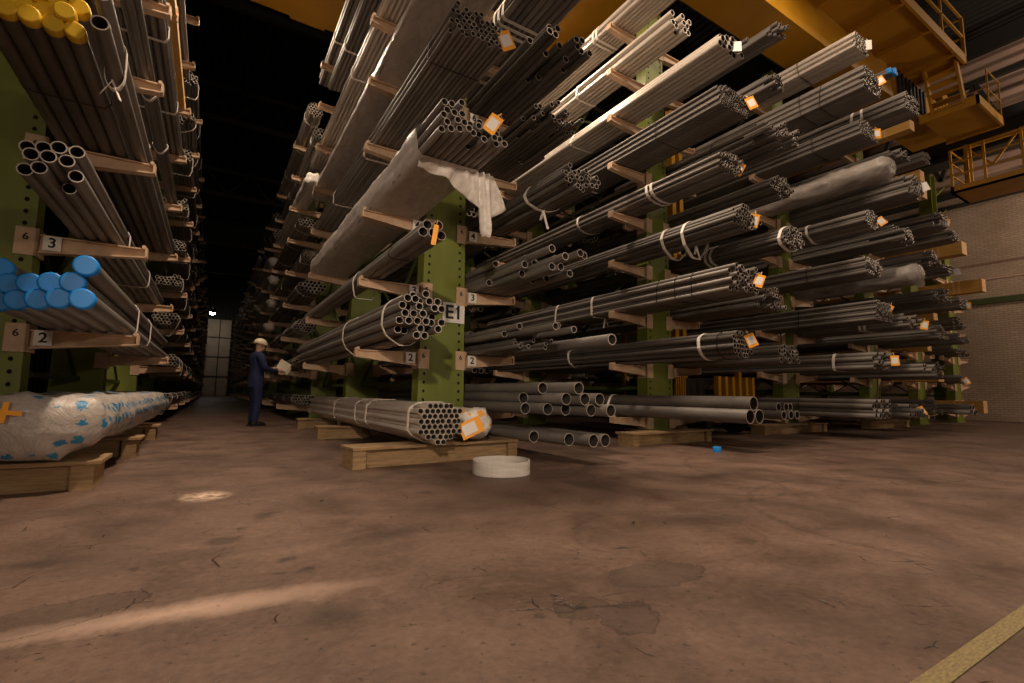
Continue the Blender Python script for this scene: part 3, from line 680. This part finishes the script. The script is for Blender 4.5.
# ------------------------------------------------------------------ floor-level things
def bearer(label,x0,x1,y,h=.2,d=.14,rz=0,two=True):
    r=empty('pallet_beam',((x0+x1)/2,y,0),rz); tag(r,label,'wooden bearer','wooden bearers on the floor'); w=(x1-x0)/2
    MB().box(-w,w,-d/2-.04,d/2+.04,h-.03,h).build('top_board',M['wood'],r,bevel=.003)
    MB().box(-w+.12,w-.12,-d/2+.03,-d/2+.07,.0,h-.032).build('side_board',M['wood'],r,bevel=.003)
    MB().box(-w+.12,w-.12,d/2-.07,d/2-.03,.0,h-.032).build('side_board',M['wood'],r,bevel=.003)
    for x in (-w+.04,w-.14): MB().box(x-.03,x+.1,-d/2-.02,d/2-.0,0,h-.033).build('block',M['wood'],r)
    return r
bearer('long wooden bearer under the bright pipe bundle in front of E1',1.18,3.22,5.1,.21,.3,R(5))
bearer('wooden bearer under the rear of the bright floor bundle',1.45,2.3,8.2,.205,.2)
bearer('wooden bearer under the far end of the bright floor bundle',1.5,2.3,10.6,.205,.2)
bearer('wooden bearer under the front of the printed wrapped bundle',-2.3,-.66,5.0,.215,.42)
bearer('wooden bearer under the middle of the printed wrapped bundle',-2.0,-.62,7.0,.215,.3)
bearer('wooden bearer nearer the far end of the printed wrapped bundle',-2.0,-.62,9.2,.215,.3)
bearer('wooden bearer below the rack column past E1',5.3,7.3,5.4,.2,.28,R(3))
bearer('wooden bearer below the second rack column past E1',9.5,12.0,5.85,.2,.28)
bearer('wooden bearer below the third rack column past E1',14.1,16.4,5.8,.2,.2)
for y in (6.9,8.6): 
    bearer('low bearer under the loose pipes right of E1' if y<7 else 'second low bearer under the loose pipes right of E1',3.0,3.95,y,.185,.2)
# bright bundle in front of E1
bundle('bright steel pipe bundle tied with three straps, in front of E1','floor bundles',1.755,.53,.210,.47,4.62,6.3,.0300,'round',.025,'steel_lit',straps=(.30,1.15,2.5,3.9),loops=.0,seed=501)
fl=bundle('short bundle sealed in white film with orange and blue print beside the bright pipes','floor bundles',2.41,.38,.222,.40,5.0,.85,.045,'round',0,'steel',wrap=dict(y0=.02,y1=.9,mat='film_orange',closed=True,full=True,rough=.022),seed=502)
MB().box(-.13,.13,-.002,.002,-.09,.09).build('tag',M['orange'],fl,(-.14,-.19,.14)).rotation_euler=(-.1,R(-25),-.25)
MB().box(-.1,.06,-.006,-.003,-.06,.06).build('tag_label',M['white_label'],fl,(-.14,-.191,.14)).rotation_euler=(-.1,R(-25),-.25)
bundle('large round bundle sealed in clear film printed with blue blots, lying on bearers','floor bundles',-1.41,.76,.228,.50,4.75,6.2,.06,'round',0,'steel',wrap=dict(y0=.0,y1=6.1,mat='film_print',closed=True,full=True,rough=.035),straps=(2.75,2.85),loops=.1,seed=503)
wb=[o for o in bpy.data.objects if o.get('label','').startswith('large round bundle sealed')][0]
t_=MB().box(-.09,.09,-.004,0,-.016,.016).box(-.016,.016,-.006,-.002,-.07,.07).build('tape_cross',M['orange'],wb,(-.13,-.205,.34)); t_.rotation_euler=(-.1,.1,-.1)
# loose wide pipes right of E1
def loose(label,group,x,z,r,y0,ln,ma='steel',thin=True):
    o=bpy.data.objects.new('steel_pipe',(PMT if thin else PM)[ma]); COL.objects.link(o); o.location=(x,y0,z+r+.003); o.scale=(r,ln,r)
    return tag(o,label,'pipe',group)
g='wide pipes stacked on the lowest arms right of E1'
hw1=.2955
for nm,x,z,y in (('lowest layer, against the column',3.13,0,4.75),('lowest layer, second out',3.27,0,4.5),('lowest layer, middle',3.41,0,4.35),('lowest layer, fourth out',3.55,0,4.08),('lowest layer, outermost',3.69,0,3.92),
    ('second layer, against the column',3.20,1,4.9),('second layer, second out',3.34,1,4.25),('second layer, third out',3.48,1,4.1),('second layer, outermost',3.62,1,4.02),
    ('top layer, inner one',3.27,2,4.6),('top layer, outer one reaching far forward',3.41,2,4.12)):
    loose('wide grey pipe right of E1, '+nm,g,x,.515+z*.119,.068,y,6.6)
g='wide pipes lying near the floor right of E1'
for nm,x,y in (('nearest the column',3.22,4.7),('second out',3.38,4.25),('third out',3.53,4.02),('outermost of four',3.68,4.0)):
    loose('wide grey pipe lying near the floor right of E1, '+nm,g,x,.19,.070,y,6.4)
# strap coil
b=MB(); n=40; r_=.27
for k in range(n):
    a0=2*math.pi*k/n; a1=2*math.pi*(k+1)/n
    q=lambda a,rr:(math.cos(a)*rr*(1+.04*math.sin(2*a)),math.sin(a)*rr)
    p=[q(a0,r_),q(a1,r_),q(a1,r_+.012),q(a0,r_+.012)]
    b.add([(x,y,z) for z in (0,.125) for x,y in p],[(3,2,1,0),(4,5,6,7),(0,1,5,4),(2,3,7,6)],0,False)
o=b.build('strap_coil',M['white_band'],None,(2.42,4.08,0)); tag(o,'round band of white strapping standing on the floor before E1','strap coil')
# blue cap on floor
o=inst('pipe_cap',CAP['blue'],None,(5.95,4.25,.001)); o.scale=(.05,.07,.05); o.rotation_euler=(R(-90),0,0); o.location=(5.95,4.25,.072); o.name='pipe_plug'; tag(o,'small blue plastic pipe cap lying on the open floor','pipe cap')
# hanging film off the fourth tier bundle
b=MB(); nv=12
tp=[(1.62,3.10),(1.78,3.10),(1.95,3.10),(2.1,3.10),(2.2,3.10),(2.28,3.11),(2.34,3.12),(2.40,3.12),(2.45,3.11)]
bt=[(1.64,3.05),(1.80,3.03),(2.0,2.97),(2.18,2.88),(2.36,2.71),(2.41,2.45),(2.49,2.46),(2.52,2.69),(2.68,2.81)]
def smp(a,u):
    f=u*(len(a)-1); i=min(int(f),len(a)-2); t=f-i; return (a[i][0]*(1-t)+a[i+1][0]*t,a[i][1]*(1-t)+a[i+1][1]*t)
nu=48; vs=[]
for j in range(nv+1):
    t=j/nv
    for i in range(nu+1):
        u=i/nu; a=smp(tp,u); c=smp(bt,u)
        vs.append((a[0]*(1-t)+c[0]*t,4.42+.12*t+.035*t*math.sin(23*u)+.02*math.sin(41*u+3*t),a[1]*(1-t)+c[1]*t+.01*t*math.sin(31*u)))
b.add(vs,[(j*(nu+1)+i,j*(nu+1)+i+1,(j+1)*(nu+1)+i+1,(j+1)*(nu+1)+i) for j in range(nv) for i in range(nu)],0,True)
o=b.build('film_drape',M['film_white']); o.parent=b4; o.matrix_parent_inverse=Matrix.Translation(-Vector(b4.location))
m_=o.modifiers.new('thick','SOLIDIFY'); m_.thickness=.003
# ------------------------------------------------------------------ overhead crane
cr=empty('overhead_crane',(0,5.0,8.75)); tag(cr,'yellow overhead travelling crane with box girders and walkway under the roof','crane')
def cpart(name,mb,ma='crane'): 
    o=mb.build(name,M[ma],cr); o.matrix_parent_inverse=Matrix.Translation((0,-5.0,-8.75)); return o
X0,X1=-29,18.9
b=MB(); b.box(X0,X1,5.0,5.92,8.75,9.6); b.box(X0,X1,4.97,5.95,9.6,9.66); cpart('girder',b)
b=MB(); b.box(-4,6.7,5.96,10.7,8.76,9.3); b.box(-4.06,-4,5.9,10.75,8.7,9.5); b.box(-2,5.5,6.6,9.8,9.3,10.6); b.box(.9,1.6,10.7,10.78,8.76,9.0); b.box(6.7,6.78,5.96,10.7,8.9,9.4); cpart('trolley',b)
b=MB(); b.box(X0,16.2,3.88,4.97,9.6,9.65); b.box(X0,16.25,3.82,3.88,9.5,9.75)
for k in range(30):
    x=-28+k*1.5
    if x<16: b.box(x,x+.07,3.88,4.97,9.5,9.6)
b.box(16.2,16.26,3.82,4.97,9.5,9.75); cpart('walkway',b)
b=MB()
for k in range(24):
    x=-29+k*1.9
    if x<16.2: b.bar((x,3.85,9.7),(x,3.85,10.8),.05)
b.bar((16.2,3.85,9.7),(16.2,3.85,10.8),.07); b.bar((16.2,4.9,9.7),(16.2,4.9,10.8),.07)
for z in (10.25,10.8): b.bar((X0,3.85,z),(16.2,3.85,z),.05); b.bar((16.2,3.85,z),(16.2,4.9,z),.05)
cpart('walkway_railing',b)
b=MB(); b.box(18.5,18.95,4.97,11.6,9.68,10.2)
cpart('end_carriage',b)
b=MB()
for k in range(8): x=15.2+k*.24; b.box(x,x+.10,4.93,4.98,8.85,9.6)
cpart('louvre',b,'darkhull')
b=MB(); b.box(16.3,18.2,3.72,4.85,8.42,8.47); b.box(16.25,18.25,3.66,3.72,8.36,8.6); b.box(16.25,16.31,3.66,4.9,8.36,8.6); b.box(18.2,18.26,3.66,4.9,8.36,8.6); cpart('service_platform',b)
b=MB()
for s in (3.95,4.6): b.bar((15.9,s,9.6),(16.3,s,8.5),.06,.16)
for k in range(5): b.box(15.85+.09*k,16.12+.09*k,3.95,4.6,9.35-.21*k,9.38-.21*k)
cpart('stair',b)
b=MB()
for x,y in ((17.2,3.69),(18.23,3.69),(18.23,4.85)): b.bar((x,y,8.55),(x,y,9.65),.03)
for z in (9.1,9.65): b.bar((17.2,3.69,z),(18.23,3.69,z),.025); b.bar((18.23,3.69,z),(18.23,4.87,z),.025)
cpart('platform_railing',b)
# runway walkway with railing along the building, X = 19
rw=empty('runway_walkway',(19,4,7.1)); tag(rw,'yellow railed walkway platform high beside the brick wall','walkway')
def rpart(name,mb,ma='crane'):
    o=mb.build(name,M[ma],rw); o.matrix_parent_inverse=Matrix.Translation((-19,-4,-7.1)); return o
b=MB(); b.box(19,19.08,-3,5.1,7.08,7.28); b.box(19,20.4,5.02,5.1,7.08,7.28); b.box(19,20.4,-3,5.1,7.08,7.13); rpart('deck',b)
b=MB()
for y in (5.06,4.6,4.3,3.5,3.2,2.2,1.2): b.bar((19.04,y,7.28),(19.04,y,8.45),.06)
for z in (7.65,8.05,8.45): b.bar((19.04,-3,z),(19.04,5.06,z),.04)
for y in (5.06,): 
    for z in (7.65,8.05,8.45): b.bar((19.04,y,z),(20.4,y,z),.04)
b.bar((20.36,5.06,7.28),(20.36,5.06,8.45),.06)
rpart('railing',b)
b=MB()
for y in (5.0,3.7): 
    b.bar((20.3,y,7.2),(20.3,y,9.0),.09); 
b.bar((20.3,5,8.9),(20.3,-3,8.9),.1)
for k in range(6): b.bar((20.3,5-k*1.2,8.9),(20.3,4.4-k*1.2,8.1),.05); b.bar((20.3,4.4-k*1.2,8.1),(20.3,3.8-k*1.2,8.9),.05)
rpart('hanger',b)
# crane rail beam on brackets behind it
b=MB(); b.box(21.6,22.0,-14,70,9.2,9.9); b.box(21.4,22.2,-14,70,9.9,10.0); b.box(21.4,22.2,-14,70,9.1,9.2)
o=struct(b.build('trim_8',M['truss']))
b=MB()
for k in range(10): y=9-k*2.4; b.bar((23.6,y,9.2),(23.6,y-1.2,12.6),.14); b.bar((23.6,y-1.2,12.6),(23.6,y-2.4,9.2),.14)
b.bar((23.6,-14,12.6),(23.6,9,12.6),.2); b.bar((23.6,-14,10.8),(23.6,9,10.8),.1)
struct(b.build('trim_9',M['truss']))
# ------------------------------------------------------------------ side loader in the aisle past E1
sl=empty('side_loader',(8.95,7.0,0)); tag(sl,'yellow side loader truck with tall mast between two racks past E1','forklift')
def spart(name,mb,ma='crane'):
    o=mb.build(name,M[ma],sl); o.matrix_parent_inverse=Matrix.Translation((-8.95,-7.0,0)); return o
b=MB(); b.box(8.35,9.5,6.0,8.6,.25,.6)
for k in range(5): b.box(8.35+.07*k,8.38+.07*k,6.9,6.95,.6,1.2)
for x in (8.35,9.4): b.box(x,x+.08,8.4,8.5,.6,2.2); b.box(x,x+.08,7.6,7.7,.6,2.2)
b.box(8.35,9.48,7.6,8.5,2.2,2.26); spart('body',b)
b=MB(); b.box(8.4,9.45,7.0,8.3,.6,1.15); spart('engine_cover',b,'darkhull')
b=MB()
for x in (8.8,9.05): b.box(x-.06,x+.06,7.2,7.36,.6,7.6)
b.box(8.74,9.11,7.2,7.3,7.45,7.6); b.box(8.74,9.11,7.2,7.3,4.0,4.15); spart('mast',b)
b=MB()
for k in range(6): b.box(8.3+.22*k,8.38+.22*k,5.85,5.95,.45,1.15 + (.1 if k==3 else 0))
b.box(8.3,9.5,5.87,5.93,.5,.56); spart('load_guard',b)
for x in (8.35,9.5):
    for y in (6.35,8.3):
        b=MB().tube([(x-.09,y,.25),(x+.09,y,.25)],.25,20); spart('wheel',b,'boot')
# ------------------------------------------------------------------ worker
def worker(loc, rz):
    root=empty('person',loc,rz); tag(root,'person in navy workwear and cream helmet holding papers in the aisle','person')
    # faces +Y locally
    me=bpy.data.meshes.new('body'); 
    J=[((0,0,.95),.155,-1),((0,.01,1.12),.155,0),((0,.015,1.30),.175,1),((0,.0,1.45),.12,2),((0,.01,1.53),.055,3),
       ((.20,0,1.42),.085,3),((.28,.05,1.18),.066,5),((.20,.30,1.14),.042,6),((.16,.36,1.15),.028,7),
       ((-.20,0,1.42),.085,3),((-.28,.07,1.18),.066,9),((-.20,.32,1.18),.042,10),((-.16,.38,1.20),.028,11),
       ((.10,0,.88),.115,0),((.11,.02,.50),.086,13),((.11,-.02,.10),.066,14),((.11,.0,.06),.048,15),
       ((-.10,0,.88),.115,0),((-.12,.05,.50),.086,17),((-.13,.02,.10),.066,18),((-.13,.04,.06),.048,19)]
    me.from_pydata([j[0] for j in J],[(j[2],i) for i,j in enumerate(J) if j[2]>=0],[])
    o=bpy.data.objects.new('body',me); link(o,root)
    sk=o.modifiers.new('skin','SKIN'); 
    for i,j in enumerate(J):
        me.skin_vertices[0].data[i].radius=(j[1],j[1]*.85 if i<4 else j[1])
    me.skin_vertices[0].data[0].use_root=True
    ss=o.modifiers.new('sub','SUBSURF'); ss.levels=2; ss.render_levels=2
    me.materials.append(M['navy'])
    # head
    b=MB(); n=16; rings=[]
    prof=[(1.50,.045,.045,.0),(1.54,.05,.052,.005),(1.57,.062,.075,.02),(1.61,.072,.088,.018),(1.66,.077,.096,.01),(1.71,.078,.098,.005),(1.76,.07,.088,0),(1.80,.045,.06,0)]
    for z,rx,ry,dy in prof: rings.append([(math.cos(2*math.pi*k/n)*rx,dy+math.sin(2*math.pi*k/n)*ry,z) for k in range(n)])
    fs=[(i*n+k,i*n+(k+1)%n,(i+1)*n+(k+1)%n,(i+1)*n+k) for i in range(len(rings)-1) for k in range(n)]
    b.add([v for g in rings for v in g],fs,0,True); b.add(rings[-1],[tuple(range(n))],0,True)
    b.add([(-.012,.10,1.655),(.012,.10,1.655),(.016,.10,1.625),(-.016,.10,1.625),(0,.128,1.628)],[(0,1,4),(1,2,4),(2,3,4),(3,0,4)])   # nose
    for s in (-1,1):
        b.tube([(s*.076,-.012,1.62),(s*.088,-.015,1.645),(s*.086,-.012,1.675)],[.01,.017,.012],6)                                      # ears
    b.add([(-.022,.103,1.596),(.022,.103,1.596),(.018,.104,1.586),(-.018,.104,1.586)],[(0,1,2,3)],1)
    for s in (-1,1): b.add([(s*.03+q*.011,.102,1.672+w_*.005) for q,w_ in ((-1,0),(0,-1),(1,0),(0,1))],[(0,1,2,3)],1)
    h=b.build('head',[M['skin'],M['black']],root); h.rotation_euler=(R(-14),0,0); h.location=(0,.35,.06)
    h.location=(0,-.36,.05)
    h.location=(0,-1.5*math.sin(R(14)),1.5*(1-math.cos(R(14)))); 
    # helmet
    b=MB(); rings=[]
    for t in range(7):
        a=t/6*math.pi/2; rings.append([(math.cos(2*math.pi*k/20)*.118*math.cos(a)*(1),-.005+math.sin(2*math.pi*k/20)*.140*math.cos(a),1.70+.125*math.sin(a)) for k in range(20)])
    fs=[(i*20+k,i*20+(k+1)%20,(i+1)*20+(k+1)%20,(i+1)*20+k) for i in range(6) for k in range(20)]
    b.add([v for g in rings for v in g],fs,0,True)
    br=[]
    for k in range(20):
        a=2*math.pi*k/20; e=.008+.045*max(0,math.sin(a))**3
        br.append((math.cos(a)*.118,-.005+math.sin(a)*.140,1.70)); br.append((math.cos(a)*(.118+e*.7),-.005+math.sin(a)*(.140+e),1.692))
    b.add(br,[(2*k,2*((k+1)%20),2*((k+1)%20)+1,2*k+1) for k in range(20)],0,True)
    hm=b.build('helmet',M['helmet'],root); hm.rotation_euler=h.rotation_euler; hm.location=h.location
    hm.modifiers.new('thick','SOLIDIFY').thickness=.004
    # hands: palm + fingers + thumb
    for s,wx,wy,wz in ((1,.16,.37,1.15),(-1,-.16,.39,1.20)):
        b=MB(); b.tube([(wx,wy-.01,wz),(wx-s*.01,wy+.04,wz),(wx-s*.015,wy+.085,wz)],[.026,.038,.034],8)
        for q in range(4):
            fx=wx-s*.015+(q-1.5)*.019; l=(.055,.07,.066,.05)[q]
            b.tube([(fx,wy+.08,wz),(fx,wy+.08+l*.6,wz-.005),(fx-s*.008,wy+.08+l,wz-.025)],[.0095,.009,.007],6)
        b.tube([(wx-s*.03,wy+.03,wz+.005),(wx-s*.062,wy+.06,wz+.012),(wx-s*.065,wy+.095,wz+.006)],[.012,.011,.008],6)
        b.build('hand',M['skin'],root)
    for x,y in ((.11,.0),(-.13,.04)):
        b=MB(); b.tube([(x,y-.07,.055),(x,y-.02,.06),(x,y+.07,.05),(x,y+.17,.038),(x,y+.20,.03)],[.04,.052,.048,.04,.02],10); b.tube([(x,y,.05),(x,y,.16)],[.05,.055],10)
        b.box(x-.045,x+.045,y-.10,y+.20,.0,.025)
        b.build('boot',M['boot'],root)
        # jacket hem, collar
    b=MB(); n=18
    rg=[[(math.cos(2*math.pi*k/n)*rx,math.sin(2*math.pi*k/n)*ry+.005,z) for k in range(n)] for z,rx,ry in ((.80,.185,.15),(.92,.18,.145),(1.06,.17,.135))]
    b.add([v for g in rg for v in g],[(i*n+k,i*n+(k+1)%n,(i+1)*n+(k+1)%n,(i+1)*n+k) for i in range(2) for k in range(n)],0,True)
    b.build('jacket_hem',M['navy'],root)
    b=MB().tube([(0,-.005,1.46),(0,.0,1.53)],[.085,.068],14,caps=False); b.build('collar',M['navy'],root)
    root.scale=(1.04,1.04,1.03)
    return root
pw=worker((.80,11.7,0),R(-72))
# papers held
pp=empty('paper_sheets',(.80,11.7,0),R(-72)); tag(pp,'cream paper sheets held in the hands of the person','papers')
b=MB(); b.bar((.05,.44,1.36),(.09,.66,1.24),.003,.21); o=b.build('sheet',M['paper'],pp)
b=MB(); b.bar((.02,.47,1.33),(.02,.70,1.18),.003,.18); o=b.build('sheet',M['paper'],pp)
# ------------------------------------------------------------------ lamps
def fixture(loc,label,rod=True):
    r=empty('high_bay_lamp',loc); tag(r,label,'ceiling lamp','high bay lamps under the roof')
    b=MB(); n=20; prof=((.06,.5),(.14,.42),(.3,.08),(.32,0))
    rg=[[(math.cos(2*math.pi*k/n)*a,math.sin(2*math.pi*k/n)*a,z) for k in range(n)] for a,z in prof]
    b.add([v for g in rg for v in g],[(i*n+k,i*n+(k+1)%n,(i+1)*n+(k+1)%n,(i+1)*n+k) for i in range(3) for k in range(n)],0,True)
    if rod: b.bar((0,0,.45),(0,0,15.0-loc[2]),.04)
    b.build('lamp_shade',M['truss'],r)
    b=MB(); rings=[[(math.cos(2*math.pi*k/n)*.3*math.cos(a),math.sin(2*math.pi*k/n)*.3*math.cos(a),.04-.26*math.sin(a)) for k in range(n)] for a in (0,.5,1.0,1.4)]
    b.add([v for g in rings for v in g],[((i+1)*n+k,(i+1)*n+(k+1)%n,i*n+(k+1)%n,i*n+k) for i in range(3) for k in range(n)],0,True)
    b.add(rings[-1],[tuple(reversed(range(n)))]); b.build('diffuser',M['lampface'],r)
    return r
fixture((-.45,66,9.7),'small bright round lamp glowing above the far door')
LAMPS=[((1.75,3.2,9.5),900),((4.5,2.6,9.8),160),((.4,10.9,8.6),200),((4.85,8.2,8.45),200),((-5,-2,12.5),40),((0.5,-6,9.5),60),((-.45,66,9.2),16),((9.1,3.2,9.5),130),((.2,30,12.5),14)]
for p,e in LAMPS: lamp(p,e)
for p,e,r in (((22.6,-1.5,7.2),1000,.3),((21,-2,12.4),600,.3),((-2.0,-7.5,2.6),520,.35),((6.5,-8,3.4),540,.35)):  # unseen point lights added to brighten the brick wall and pipe ends
    l=bpy.data.lights.new('fill_light','POINT'); l.energy=e; l.color=(1,.80,.62); l.shadow_soft_size=r
    o=bpy.data.objects.new('fill_light',l); COL.objects.link(o); o.location=p
for p,aim,e,ang in (((-1.6,-2.2,3.4),(2.1,5.2,1.2),1150,46),((-.2,6.2,8.3),(1.9,7.6,.4),420,60)):  # unseen spots added to brighten the floor bundle and rack front
    l=bpy.data.lights.new('spot_fill_light','SPOT'); l.energy=e; l.color=(1,.80,.62); l.shadow_soft_size=.12; l.spot_size=R(ang); l.spot_blend=.9
    o=bpy.data.objects.new('spot_fill_light',l); COL.objects.link(o); o.location=p
    o.rotation_euler=(Vector(aim)-Vector(p)).to_track_quat('-Z','Y').to_euler()
w=bpy.data.worlds.new('World'); bpy.context.scene.world=w; w.use_nodes=True
w.node_tree.nodes['Background'].inputs[0].default_value=(1,.72,.5,1); w.node_tree.nodes['Background'].inputs[1].default_value=.04
# ------------------------------------------------------------------ camera
cd=bpy.data.cameras.new('camera'); cd.sensor_width=36; cd.lens=483.6/1024*36; cd.clip_end=300; cd.clip_start=.05
cam=bpy.data.objects.new('camera',cd); COL.objects.link(cam)
yaw,pit,rol=R(31.7),R(6.2),R(.8)
fw=Vector((math.sin(yaw)*math.cos(pit),math.cos(yaw)*math.cos(pit),math.sin(pit)))
r0=Vector((math.cos(yaw),-math.sin(yaw),0)); u0=r0.cross(fw)
rt=r0*math.cos(rol)+u0*math.sin(rol); up=rt.cross(fw)
cam.matrix_world=Matrix(((rt.x,up.x,-fw.x,0),(rt.y,up.y,-fw.y,0),(rt.z,up.z,-fw.z,.75),(0,0,0,1)))
sc=bpy.context.scene; sc.camera=cam
vs=sc.view_settings; vs.view_transform='Standard'; vs.look='None'; vs.exposure=0; vs.gamma=1; vs.use_curve_mapping=False
sc.cycles.use_denoising=True; sc.cycles.max_bounces=6; sc.cycles.transparent_max_bounces=12
sc.cycles.sample_clamp_indirect=3
